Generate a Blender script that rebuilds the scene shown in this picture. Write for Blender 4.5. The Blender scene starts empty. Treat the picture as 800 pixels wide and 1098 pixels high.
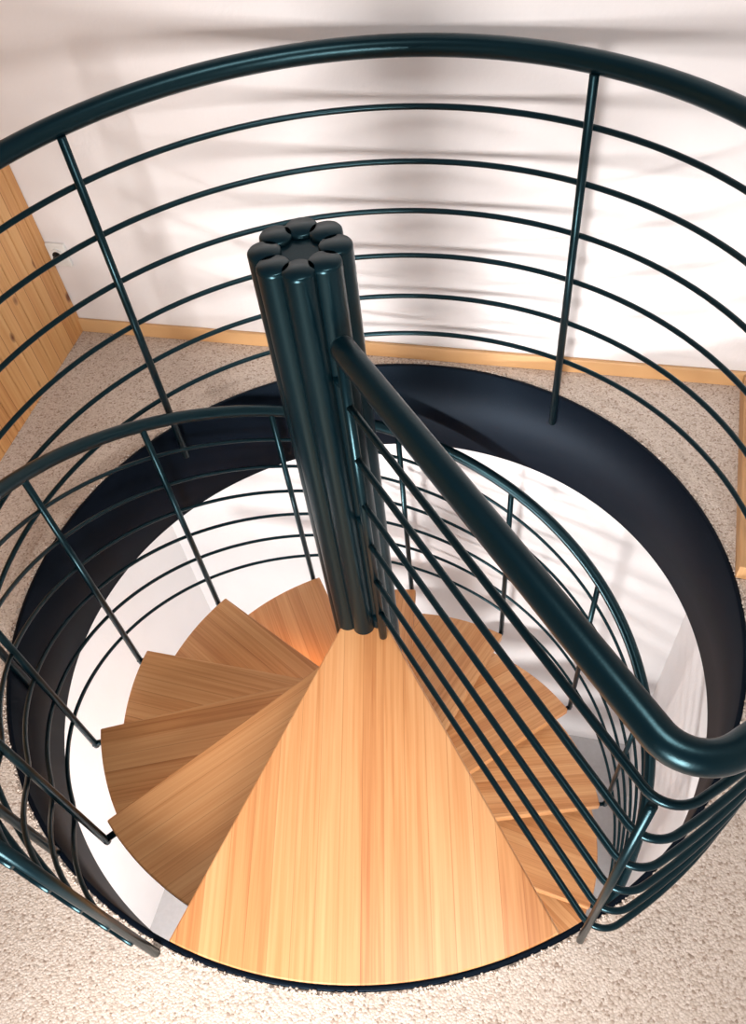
import bpy, bmesh, math, random
from mathutils import Vector, Matrix
random.seed(3)
sc=bpy.context.scene
D=math.radians
# ------------------------------------------------------------------ dims
H=.9346; SP=0.1336; FD=0.3527; GR=1.016; CX,CY=0.002,0.006; GX,GY=.0134,-.0248
RHO=0.1858; RT=0.884; B0=-144.1; DB=26.66
WA=0.3896; WB=1.045; WL=-1.35; WR=1.08; WF=-3.2
ZL=-14*RHO; ZT=2.3
EX=Vector((math.cos(WA),-math.sin(WA),0)); EY=Vector((math.sin(WA),math.cos(WA),0))
def rm(x,y,z=0): return EX*x+EY*y+Vector((0,0,z))
def pol(az,r,z=0,c=(0,0)): return Vector((c[0]+r*math.sin(D(az)),c[1]+r*math.cos(D(az)),z))
# ------------------------------------------------------------------ materials
def newmat(name):
    m=bpy.data.materials.new(name); m.use_nodes=True
    nt=m.node_tree; b=nt.nodes['Principled BSDF']; return m,nt,b
def N(nt,t,**k):
    n=nt.nodes.new(t)
    for a,v in k.items():
        if a in n.inputs: n.inputs[a].default_value=v
        else: setattr(n,a,v)
    return n
def srgb(r,g,b):
    f=lambda c:(c/255/12.92) if c/255<=.04045 else ((c/255+.055)/1.055)**2.4
    return (f(r),f(g),f(b),1)
def ramp(nt,stops):
    n=nt.nodes.new('ShaderNodeValToRGB'); e=n.color_ramp.elements
    while len(e)<len(stops): e.new(.5)
    for i,(p,c) in enumerate(stops): e[i].position=p; e[i].color=c
    return n
def steel():
    m,nt,b=newmat('powder_coated_steel')
    tc=N(nt,'ShaderNodeTexCoord'); no=N(nt,'ShaderNodeTexNoise',Scale=220.,Detail=2.)
    nt.links.new(tc.outputs['Object'],no.inputs['Vector'])
    bp=N(nt,'ShaderNodeBump',Strength=.05,Distance=.002)
    nt.links.new(no.outputs['Fac'],bp.inputs['Height']); nt.links.new(bp.outputs[0],b.inputs['Normal'])
    b.inputs['Base Color'].default_value=srgb(3,17,23)
    b.inputs['Roughness'].default_value=.28
    b.inputs['Specular IOR Level'].default_value=.45
    b.inputs['Specular Tint'].default_value=(.4,.82,.95,1)
    return m
def fascia_m():
    m,nt,b=newmat('painted_fascia_steel')
    tc=N(nt,'ShaderNodeTexCoord'); no=N(nt,'ShaderNodeTexNoise',Scale=260.,Detail=1.)
    nt.links.new(tc.outputs['Object'],no.inputs['Vector'])
    r=ramp(nt,[(0,srgb(3,6,14)),(.73,srgb(4,8,17)),(.8,srgb(40,46,56))])
    nt.links.new(no.outputs['Fac'],r.inputs[0]); nt.links.new(r.outputs[0],b.inputs['Base Color'])
    b.inputs['Roughness'].default_value=.5; b.inputs['Specular IOR Level'].default_value=.17
    b.inputs['Specular Tint'].default_value=(.45,.7,1,1)
    return m
def wood(name,plank,cols,grain=1.,rough=.38,axis='X',knots=False,rot=0):
    m,nt,b=newmat(name); L=nt.links
    tc=N(nt,'ShaderNodeTexCoord'); sep=N(nt,'ShaderNodeSeparateXYZ')
    L.new(tc.outputs['Object'],sep.inputs[0])
    along,across=(sep.outputs[0],sep.outputs[1]) if axis=='X' else (sep.outputs[2],sep.outputs[0])
    dv=N(nt,'ShaderNodeMath',operation='DIVIDE'); L.new(across,dv.inputs[0]); dv.inputs[1].default_value=plank
    fl=N(nt,'ShaderNodeMath',operation='FLOOR'); L.new(dv.outputs[0],fl.inputs[0])
    fr=N(nt,'ShaderNodeMath',operation='FRACT'); L.new(dv.outputs[0],fr.inputs[0])
    oi=N(nt,'ShaderNodeObjectInfo')
    ad=N(nt,'ShaderNodeMath',operation='MULTIPLY_ADD'); L.new(oi.outputs['Random'],ad.inputs[0]); ad.inputs[1].default_value=97.; L.new(fl.outputs[0],ad.inputs[2])
    wn=N(nt,'ShaderNodeTexWhiteNoise',noise_dimensions='1D'); L.new(ad.outputs[0],wn.inputs['W'])
    cb=N(nt,'ShaderNodeCombineXYZ')
    m1=N(nt,'ShaderNodeMath',operation='MULTIPLY'); L.new(along,m1.inputs[0]); m1.inputs[1].default_value=2.2
    m2=N(nt,'ShaderNodeMath',operation='MULTIPLY'); L.new(across,m2.inputs[0]); m2.inputs[1].default_value=110.
    m3=N(nt,'ShaderNodeMath',operation='MULTIPLY'); L.new(wn.outputs['Value'],m3.inputs[0]); m3.inputs[1].default_value=40.
    L.new(m1.outputs[0],cb.inputs[0]); L.new(m2.outputs[0],cb.inputs[1]); L.new(m3.outputs[0],cb.inputs[2])
    no=N(nt,'ShaderNodeTexNoise',Scale=1.,Detail=4.,Distortion=.4); L.new(cb.outputs[0],no.inputs['Vector'])
    n2=N(nt,'ShaderNodeTexNoise',Scale=.22,Detail=2.,Distortion=1.5); L.new(cb.outputs[0],n2.inputs['Vector'])
    rp=ramp(nt,[(.25,cols[0]),(.5,cols[1]),(.75,cols[2])])
    mx=N(nt,'ShaderNodeMath',operation='MULTIPLY_ADD'); L.new(no.outputs['Fac'],mx.inputs[0]); mx.inputs[1].default_value=.5*grain
    s1=N(nt,'ShaderNodeMath',operation='MULTIPLY_ADD'); L.new(wn.outputs['Value'],s1.inputs[0]); s1.inputs[1].default_value=.22
    s2=N(nt,'ShaderNodeMath',operation='MULTIPLY'); L.new(n2.outputs['Fac'],s2.inputs[0]); s2.inputs[1].default_value=.33
    L.new(s2.outputs[0],s1.inputs[2]); L.new(s1.outputs[0],mx.inputs[2])
    L.new(mx.outputs[0],rp.inputs[0])
    sm=N(nt,'ShaderNodeMath',operation='LESS_THAN'); L.new(fr.outputs[0],sm.inputs[0]); sm.inputs[1].default_value=.03
    mixs=N(nt,'ShaderNodeMix',data_type='RGBA',blend_type='MULTIPLY'); L.new(rp.outputs[0],mixs.inputs[6]); mixs.inputs[7].default_value=(.55,.42,.32,1)
    sf=N(nt,'ShaderNodeMath',operation='MULTIPLY'); L.new(sm.outputs[0],sf.inputs[0]); sf.inputs[1].default_value=.5 if not knots else 1.
    L.new(sf.outputs[0],mixs.inputs[0])
    col=mixs.outputs[2]
    if knots:
        cb2=N(nt,'ShaderNodeCombineXYZ')
        a1=N(nt,'ShaderNodeMath',operation='MULTIPLY'); L.new(along,a1.inputs[0]); a1.inputs[1].default_value=6.
        a2=N(nt,'ShaderNodeMath',operation='MULTIPLY'); L.new(across,a2.inputs[0]); a2.inputs[1].default_value=9.
        L.new(a1.outputs[0],cb2.inputs[0]); L.new(a2.outputs[0],cb2.inputs[1]); L.new(m3.outputs[0],cb2.inputs[2])
        vo=N(nt,'ShaderNodeTexVoronoi',Scale=1.); L.new(cb2.outputs[0],vo.inputs['Vector'])
        kr=ramp(nt,[(.07,(1,1,1,1)),(.14,(0,0,0,1))]); L.new(vo.outputs['Distance'],kr.inputs[0])
        mk=N(nt,'ShaderNodeMix',data_type='RGBA'); L.new(kr.outputs[0],mk.inputs[0]); L.new(col,mk.inputs[6]); mk.inputs[7].default_value=srgb(120,70,38)
        col=mk.outputs[2]
    L.new(col,b.inputs['Base Color'])
    bp=N(nt,'ShaderNodeBump',Strength=.08,Distance=.003); L.new(no.outputs['Fac'],bp.inputs['Height']); L.new(bp.outputs[0],b.inputs['Normal'])
    b.inputs['Roughness'].default_value=rough
    return m
def carpet():
    m,nt,b=newmat('loop_pile_carpet'); L=nt.links
    tc=N(nt,'ShaderNodeTexCoord')
    vo=N(nt,'ShaderNodeTexVoronoi',Scale=185.); L.new(tc.outputs['Object'],vo.inputs['Vector'])
    vs=N(nt,'ShaderNodeSeparateColor'); L.new(vo.outputs['Color'],vs.inputs[0])
    rp=ramp(nt,[(0,srgb(156,138,124)),(.07,srgb(180,164,151)),(.3,srgb(201,188,175)),(.7,srgb(208,196,185)),(1,srgb(215,204,194))])
    L.new(vs.outputs[0],rp.inputs[0])
    er=ramp(nt,[(.0,(1,1,1,1)),(.55,(.92,.9,.89,1)),(.9,(.74,.7,.68,1))]); L.new(vo.outputs['Distance'],er.inputs[0])
    mx=N(nt,'ShaderNodeMix',data_type='RGBA',blend_type='MULTIPLY'); mx.inputs[0].default_value=.8
    L.new(rp.outputs[0],mx.inputs[6]); L.new(er.outputs[0],mx.inputs[7])
    L.new(mx.outputs[2],b.inputs['Base Color'])
    bp=N(nt,'ShaderNodeBump',Strength=.45,Distance=.003); bp.invert=True
    L.new(vo.outputs['Distance'],bp.inputs['Height']); L.new(bp.outputs[0],b.inputs['Normal'])
    b.inputs['Roughness'].default_value=.95; b.inputs['Specular IOR Level'].default_value=.1
    return m
def plaster(name,c,st=.25):
    m,nt,b=newmat(name); L=nt.links
    tc=N(nt,'ShaderNodeTexCoord')
    no=N(nt,'ShaderNodeTexNoise',Scale=70.,Detail=5.); L.new(tc.outputs['Object'],no.inputs['Vector'])
    bp=N(nt,'ShaderNodeBump',Strength=st,Distance=.004); L.new(no.outputs['Fac'],bp.inputs['Height']); L.new(bp.outputs[0],b.inputs['Normal'])
    n2=N(nt,'ShaderNodeTexNoise',Scale=2.5,Detail=3.); L.new(tc.outputs['Object'],n2.inputs['Vector'])
    rp=ramp(nt,[(.3,tuple(x*.94 for x in c[:3])+(1,)),(.7,c)]); L.new(n2.outputs['Fac'],rp.inputs[0]); L.new(rp.outputs[0],b.inputs['Base Color'])
    b.inputs['Roughness'].default_value=.9
    return m
def plain(name,c,r=.5):
    m,nt,b=newmat(name); tc=N(nt,'ShaderNodeTexCoord'); no=N(nt,'ShaderNodeTexNoise',Scale=40.); nt.links.new(tc.outputs['Object'],no.inputs['Vector'])
    rp=ramp(nt,[(.3,tuple(x*.92 for x in c[:3])+(1,)),(.7,c)]); nt.links.new(no.outputs['Fac'],rp.inputs[0]); nt.links.new(rp.outputs[0],b.inputs['Base Color'])
    b.inputs['Roughness'].default_value=r; return m
M_ST=steel(); M_FA=fascia_m(); M_CA=carpet()
M_W=wood('oiled_beech_strips',.052,(srgb(172,106,60),srgb(207,147,95),srgb(224,171,120)),rough=.33)
M_PN=wood('knotty_pine_boards',.10,(srgb(184,122,70),srgb(210,156,98),srgb(224,178,122)),axis='Z',rough=.5,knots=True)
M_BB=wood('pine_skirting',5.,(srgb(190,140,90),srgb(216,174,124),srgb(230,194,146)),rough=.5)
M_WALL=plaster('rough_white_plaster',srgb(234,230,230))
M_WL2=plaster('white_plaster_lower',srgb(238,236,236),.15)
M_CP=plain('pale_lower_carpet',srgb(190,189,190),.95)
M_SO=plain('socket_plastic',srgb(235,235,232),.4); M_BK=plain('black_plastic',srgb(20,20,22),.4)
# ------------------------------------------------------------------ mesh helpers
def mkobj(name,bm,mat,parent=None,smooth=True):
    me=bpy.data.meshes.new(name); bmesh.ops.recalc_face_normals(bm,faces=bm.faces); bm.to_mesh(me); bm.free()
    for m in (mat if isinstance(mat,(list,tuple)) else [mat]): me.materials.append(m)
    if smooth: me.polygons.foreach_set('use_smooth',[True]*len(me.polygons))
    o=bpy.data.objects.new(name,me); sc.collection.objects.link(o)
    if parent: o.parent=parent
    return o
def empty(name):
    e=bpy.data.objects.new(name,None); e.empty_display_size=.2; sc.collection.objects.link(e); return e
def sweep(bm,pts,r,seg=16,caps=True,dome0=False):
    pts=[Vector(p) for p in pts]; rad=[r]*len(pts)
    if dome0:
        t=(pts[0]-pts[1]).normalized(); ex=[];er=[]
        for k in range(5,0,-1):
            a=math.pi/2*k/5.3; ex.append(pts[0]+t*r*math.sin(a)*.6); er.append(r*math.cos(a))
        pts=ex+pts; rad=er+rad
    n=len(pts); rings=[]
    prev=None
    for i,p in enumerate(pts):
        t=(pts[min(i+1,n-1)]-pts[max(i-1,0)]).normalized()
        if prev is None:
            a=Vector((0,0,1)) if abs(t.z)<.9 else Vector((1,0,0))
            u=t.cross(a).normalized()
        else:
            u=(prev-t*prev.dot(t)).normalized()
        prev=u; v=t.cross(u)
        rings.append([bm.verts.new(p+(u*math.cos(2*math.pi*k/seg)+v*math.sin(2*math.pi*k/seg))*rad[i]) for k in range(seg)])
    for a,b in zip(rings,rings[1:]):
        for k in range(seg): bm.faces.new((a[k],a[(k+1)%seg],b[(k+1)%seg],b[k]))
    if caps:
        bm.faces.new(rings[0]); bm.faces.new(rings[-1])
def prism(bm,poly,z0,z1):
    a=[bm.verts.new((x,y,z0)) for x,y in poly]; b=[bm.verts.new((x,y,z1)) for x,y in poly]
    n=len(poly)
    bm.faces.new(a[::-1]); bm.faces.new(b)
    for i in range(n): bm.faces.new((a[i],a[(i+1)%n],b[(i+1)%n],b[i]))
def hexa(bm,c,ax,ay,az):
    vs=[bm.verts.new(c+ax*i+ay*j+az*k) for i in(-1,1) for j in(-1,1) for k in(-1,1)]
    for f in ((0,1,3,2),(4,6,7,5),(0,4,5,1),(2,3,7,6),(0,2,6,4),(1,5,7,3)): bm.faces.new([vs[i] for i in f])
def bevel(o,w,s=2):
    m=o.modifiers.new('b','BEVEL'); m.width=w; m.segments=s; m.limit_method='ANGLE'; m.angle_limit=D(40)
# ------------------------------------------------------------------ room
def ringplate(bm,z,R,c=(CX,CY),n=256):
    ins=[];outs=[]
    for i in range(n):
        a=2*math.pi*i/n
        d=Vector((math.cos(a),math.sin(a),0)); p=Vector((c[0],c[1],0))
        px,py=p.dot(EX),p.dot(EY); dx,dy=d.dot(EX),d.dot(EY)
        t=1e9
        for (q,dq,lo,hi) in ((px,dx,WL,WR),(py,dy,WF,WB)):
            if dq>1e-9: t=min(t,(hi-q)/dq)
            elif dq<-1e-9: t=min(t,(lo-q)/dq)
        ins.append(bm.verts.new(p+d*R+Vector((0,0,z)))); outs.append(bm.verts.new(p+d*t+Vector((0,0,z))))
    for i in range(n):
        j=(i+1)%n; bm.faces.new((ins[i],ins[j],outs[j],outs[i]))
    for (x,y) in ((WL,WF),(WR,WF),(WR,WB),(WL,WB)):
        cv=bm.verts.new(rm(x,y,z)); 
        ca=math.atan2(cv.co.y-c[1],cv.co.x-c[0])%(2*math.pi)
        k=int(ca/(2*math.pi)*n)%n
        bm.faces.new((outs[k],outs[(k+1)%n],cv))
bm=bmesh.new(); ringplate(bm,0,1.004)
fl=mkobj('floor',bm,M_CA,smooth=False)
bm=bmesh.new(); ringplate(bm,-FD+.002,1.004)
mkobj('ceiling',bm,M_WL2,smooth=False)
def quadwall(name,p,q,z0,z1,mat,th=.1,out=None):
    bm=bmesh.new(); L=(q-p); n=out
    hexa(bm,(p+q)/2+n*th/2+Vector((0,0,(z0+z1)/2)),L/2,n*th/2,Vector((0,0,(z1-z0)/2)))
    return mkobj(name,bm,mat,smooth=False)
quadwall('wall_back',rm(WL-.1,WB),rm(WR+.1,WB),ZL,ZT,M_WALL,out=EY)
quadwall('wall_right',rm(WR,WF),rm(WR,WB),ZL,ZT,M_WALL,out=EX)
quadwall('wall_left_lower',rm(WL,WF),rm(WL,WB),ZL,-FD+.003,M_WL2,out=-EX)
bm=bmesh.new()
ln=WB-WF; nb=int(ln/.1)
for i in range(nb+1):
    x0=-ln+i*.1; x1=min(x0+.1,0)
    if x1-x0<.02: continue
    c=Vector(((x0+x1)/2,-.006,ZT/2)); hexa(bm,c,Vector(((x1-x0)/2-.0015,0,0)),Vector((0,.009,0)),Vector((0,0,ZT/2)))
hexa(bm,Vector((-ln/2,.05,ZT/2)),Vector((ln/2,0,0)),Vector((0,.045,0)),Vector((0,0,ZT/2)))
wl=mkobj('wall_left',bm,M_PN,smooth=False)
wl.matrix_world=Matrix.Translation(rm(WL-.002,WB))@Matrix((( EY.x,-EX.x,0,0),(EY.y,-EX.y,0,0),(0,0,1,0),(0,0,0,1)))
bevel(wl,.002,1)
def baseboard(name,p,q,inn,h=.05,th=.014):
    L=(q-p); ln=L.length; u=L.normalized()
    bm=bmesh.new(); hexa(bm,Vector((ln/2,0,h/2)),Vector((ln/2,0,0)),Vector((0,th/2,0)),Vector((0,0,h/2)))
    o=mkobj(name,bm,M_BB,smooth=False); v=Vector((0,0,1)).cross(u)
    o.matrix_world=Matrix.Translation(p+inn*th/2)@Matrix(((u.x,v.x,0,0),(u.y,v.y,0,0),(0,0,1,0),(0,0,0,1))); bevel(o,.003)
baseboard('baseboard_back',rm(WL,WB),rm(WR,WB),-EY)
baseboard('baseboard_right',rm(WR,.27),rm(WR,WB-.015),-EX,h=.05,th=.115)
bm=bmesh.new(); vs=[bm.verts.new(rm(x,y,ZL)) for x,y in((WL-.05,WF),(WR+.05,WF),(WR+.05,WB+.05),(WL-.05,WB+.05))]; bm.faces.new(vs)
mkobj('floor_lower',bm,M_CP,smooth=False)
# socket
so=empty('wall_socket'); c=rm(WL+.05,WB-.006,.30)
bm=bmesh.new(); hexa(bm,c,EX*.036,EY*.006,Vector((0,0,.04))); o=mkobj('socket_plate',bm,M_SO,so,False); bevel(o,.004)
bm=bmesh.new(); sweep(bm,[c-EY*.004,c-EY*.012],.024,24); mkobj('socket_rim',bm,M_SO,so,False)
bm=bmesh.new(); sweep(bm,[c-EY*.01,c-EY*.0135],.017,24); sweep(bm,[c-EY*.012,c-EY*.028],.009,16); mkobj('plug',bm,M_BK,so,False)
# stairwell fascia ring
bm=bmesh.new(); n=256
prof=[(1.003,.004),(.990,.004),(.990,-FD),(1.003,-FD)]
rings=[[bm.verts.new((CX+r*math.cos(2*math.pi*i/n),CY+r*math.sin(2*math.pi*i/n),z)) for r,z in prof] for i in range(n)]
for i in range(n):
    a,b=rings[i],rings[(i+1)%n]
    for k in range(4): bm.faces.new((a[k],a[(k+1)%4],b[(k+1)%4],b[k]))
fa=mkobj('trim_1',bm,M_FA); bevel(fa,.002,1)
bm=bmesh.new()
for i in range(1500):
    a=random.uniform(0,360); r=1.007+random.uniform(-.004,.007)
    p=pol(a,r,random.uniform(.001,.005),(CX,CY))
    bmesh.ops.create_icosphere(bm,subdivisions=1,radius=random.uniform(.002,.004),matrix=Matrix.Translation(p))
te=mkobj('carpet_edge_pile',bm,M_CA)
te.parent=fl
# ------------------------------------------------------------------ stair
st=empty('spiral_staircase')
bm=bmesh.new(); rr,tr=.0605,.0295; CT=1.052
for k in range(8):
    a=k*45+8
    c=pol(a,rr); n=28
    pts=[c+Vector((0,0,z)) for z in (ZL,-1,CT-.006)]
    sweep(bm,pts,tr,n)
    zs=[(CT-.006,tr),(CT-.002,tr*.98),(CT,tr*.92)]
    rings=[[bm.verts.new(c+Vector((rad*math.cos(2*math.pi*j/n),rad*math.sin(2*math.pi*j/n),z))) for j in range(n)] for z,rad in zs]
    for r0,r1 in zip(rings,rings[1:]):
        for j in range(n): bm.faces.new((r0[j],r0[(j+1)%n],r1[(j+1)%n],r1[j]))
    bm.faces.new(rings[-1])
sweep(bm,[(0,0,ZL),(0,0,CT-.008)],.05,32)
cc=mkobj('center_column',bm,M_ST,st)
es=cc.modifiers.new('es','EDGE_SPLIT'); es.split_angle=D(50)
bm=bmesh.new(); sweep(bm,[(0,0,ZL),(0,0,ZL+.012)],.16,40); mkobj('column_base_plate',bm,M_ST,st,False)
def tread(k):
    sp=DB+5.5
    poly=[(.045,-.04)]
    m=18; e=D(sp)
    for i in range(m+1):
        a=e*i/m; poly.append((RT*math.cos(a),RT*math.sin(a)))
    poly.append((.045*math.cos(e)-.04*math.sin(e),.045*math.sin(e)+.04*math.cos(e)))
    bm=bmesh.new(); prism(bm,poly,-.042,0)
    o=mkobj('tread_%d'%k,bm,M_W,st,False)
    az=B0+k*DB
    o.rotation_euler=(0,0,D(90-az)); o.location=(0,0,-k*RHO)
    bevel(o,.005,2)
    bm=bmesh.new(); prism(bm,[(.05,.02),(RT-.06,D(sp)*.30*RT),(RT-.06,D(sp)*.36*RT),(.05,.05)],-.062,-.042)
    b=mkobj('bracket_%d'%k,bm,M_ST,st,False); b.rotation_euler=o.rotation_euler; b.location=o.location
for k in range(1,14): tread(k)
azL=B0-1; azR=162.6
span=(azL+360)-azR; mid=azR+span/2
RP=.985
def landing_poly(R):
    e=D(span/2); poly=[(.03,-.05)]; m=40
    for i in range(m+1):
        a=-e+2*e*i/m; poly.append((R*math.cos(a),R*math.sin(a)))
    poly.append((.03,.05)); return poly
bm=bmesh.new(); prism(bm,landing_poly(RP),-.042,.004)
o=mkobj('landing_platform',bm,M_W,st,False); o.rotation_euler=(0,0,D(90-mid)); bevel(o,.005,2)
bm=bmesh.new(); prism(bm,landing_poly(RP+.006),-.055,-.0425)
o=mkobj('landing_support_plate',bm,M_ST,st,False); o.rotation_euler=(0,0,D(90-mid))
# ------------------------------------------------------------------ guard railing
gr=empty('gallery_railing')
C=(GX,GY); GE=-143.0; GS=160.9
def guard_path(z,fil,rr=GR,r0=.13):
    dirv=pol(GS,1); side=pol(GS-90,1); cv=Vector((GX,GY,0))
    lo,hi=.3,1.2
    for _ in range(60):
        t=(lo+hi)/2
        if ((dirv*t+side*fil)-cv).length<rr-fil: lo=t
        else: hi=t
    cen=dirv*t+side*fil
    pts=[dirv*(r0+(t-r0)*i/20) for i in range(20)]
    radial=(cen-cv).normalized()
    a0=math.atan2(-side.y,-side.x); a1=math.atan2(radial.y,radial.x)
    d=(a1-a0)
    while d<0: d+=2*math.pi
    if d>math.pi: d-=2*math.pi
    for i in range(13):
        a=a0+d*i/12; pts.append(cen+Vector((math.cos(a),math.sin(a),0))*fil)
    azs=math.degrees(math.atan2(radial.x,radial.y))
    n=150
    for i in range(1,n+1):
        a=azs+(GE-azs)*i/n; pts.append(pol(a,rr,0,C))
    return [Vector((p.x,p.y,z)) for p in pts]
bm=bmesh.new(); sweep(bm,guard_path(H,.065),.0235,20,dome0=True); mkobj('guard_handrail',bm,M_ST,gr)
bm=bmesh.new()
for k in range(1,7): sweep(bm,guard_path(H-k*SP,.05,r0=.115),.0072,10)
mkobj('guard_rails',bm,M_ST,gr)
bm=bmesh.new()
for az,zb in ((124,0),(45.1,-.10),(-31.3,-.10),(-88,-.10),(-122,-.10)):
    rr_=GR-.02 if zb<0 else GR
    sweep(bm,[pol(az,rr_,zb,C),pol(az,rr_,H-.015,C)],.0115,12)
sweep(bm,[pol(GE,GR-.01,-.1,C),pol(GE,GR-.01,H,C)],.0105,12)
sweep(bm,[pol(GS+.3,.988,-.1,C),pol(GS+.3,.988,H-.15,C)],.008,12)
sweep(bm,[pol(GS,.115,.01),pol(GS,.115,H-.015)],.0105,12)
for z in (.06,.45,H-.1): sweep(bm,[pol(GS,.05,z),pol(GS,.12,z)],.008,8)
mkobj('guard_posts',bm,M_ST,gr)
# ------------------------------------------------------------------ stair balustrade
RS=.925; HS=.88
def spz(az): return -RHO*(az-B0)/DB
def spiral(zs,dz,a0=GE,a1=203):
    n=190; out=[]
    for i in range(n+1):
        a=a0+(a1-a0)*i/n; t=min(1,max(0,(a-a0)/30)); s=t*t*(3-2*t)
        z=(spz(a)+dz)*s+zs*(1-s); r=RS*s+GR*(1-s)
        out.append(pol(a,r,z,(GX*(1-s),GY*(1-s))))
    return out
bm=bmesh.new(); sweep(bm,spiral(H,HS),.0195,16); mkobj('stair_handrail',bm,M_ST,st)
bm=bmesh.new()
for k in range(1,7): sweep(bm,spiral(H-k*SP,HS-k*.13),.0062,8)
mkobj('stair_rails',bm,M_ST,st)
bm=bmesh.new()
for k in range(1,14):
    az=B0+k*DB-1.5
    sweep(bm,[pol(az,RS-.008,spz(az)-.07),pol(az,RS-.008,spz(az)+HS)],.0105,10)
    sweep(bm,[pol(az,RT-.05,spz(az)-.055),pol(az,RS,spz(az)-.055)],.010,8)
mkobj('stair_posts',bm,M_ST,st)
# ------------------------------------------------------------------ light
def area(name,loc,tgt,size,power,col,spread=180):
    l=bpy.data.lights.new(name,'AREA'); l.size=size; l.energy=power; l.color=col; l.spread=D(spread)
    o=bpy.data.objects.new(name,l); sc.collection.objects.link(o); o.location=loc
    o.rotation_euler=(Vector(tgt)-Vector(loc)).to_track_quat('-Z','Y').to_euler(); return o
area('window_light',(-.8,-2.35,.85),(0.3,1.0,-.0),.8,34,(1,.95,.92),84)
area('overhead_fill',(.1,-.7,2.9),(0,-.1,0),.7,15,(1,.95,.91),120)  # added fill, no real fixture: brightens treads and landing from above
area('lower_room_light',(-.9,-1.9,-1.0),(.6,.6,-1.4),.35,75,(1,.99,.97))
area('stairwell_light',(-.48,.13,-1.0),(.55,.8,.1),.14,13,(1,.95,.93),110)
w=bpy.data.worlds.new('world'); sc.world=w; w.use_nodes=True
w.node_tree.nodes['Background'].inputs[0].default_value=(.66,.83,1,1); w.node_tree.nodes['Background'].inputs[1].default_value=.21
sc.view_settings.view_transform='Standard'
# ------------------------------------------------------------------ camera
p,r,f=1.018,-.1762,875.8
F=Vector((0,math.cos(p),-math.sin(p))); R0=Vector((1,0,0)); U0=R0.cross(F)
R_=R0*math.cos(r)+U0*math.sin(r); U_=-R0*math.sin(r)+U0*math.cos(r)
cam=bpy.data.cameras.new('camera'); co=bpy.data.objects.new('camera',cam); sc.collection.objects.link(co)
co.matrix_world=Matrix(((R_.x,U_.x,-F.x,.0014),(R_.y,U_.y,-F.y,-1.315),(R_.z,U_.z,-F.z,1.842),(0,0,0,1)))
cam.sensor_fit='VERTICAL'; cam.sensor_height=36; cam.lens=36*f/1098; cam.clip_start=.02
cam.shift_y=161.4/1098; cam.shift_x=-1.3/1098
sc.camera=co
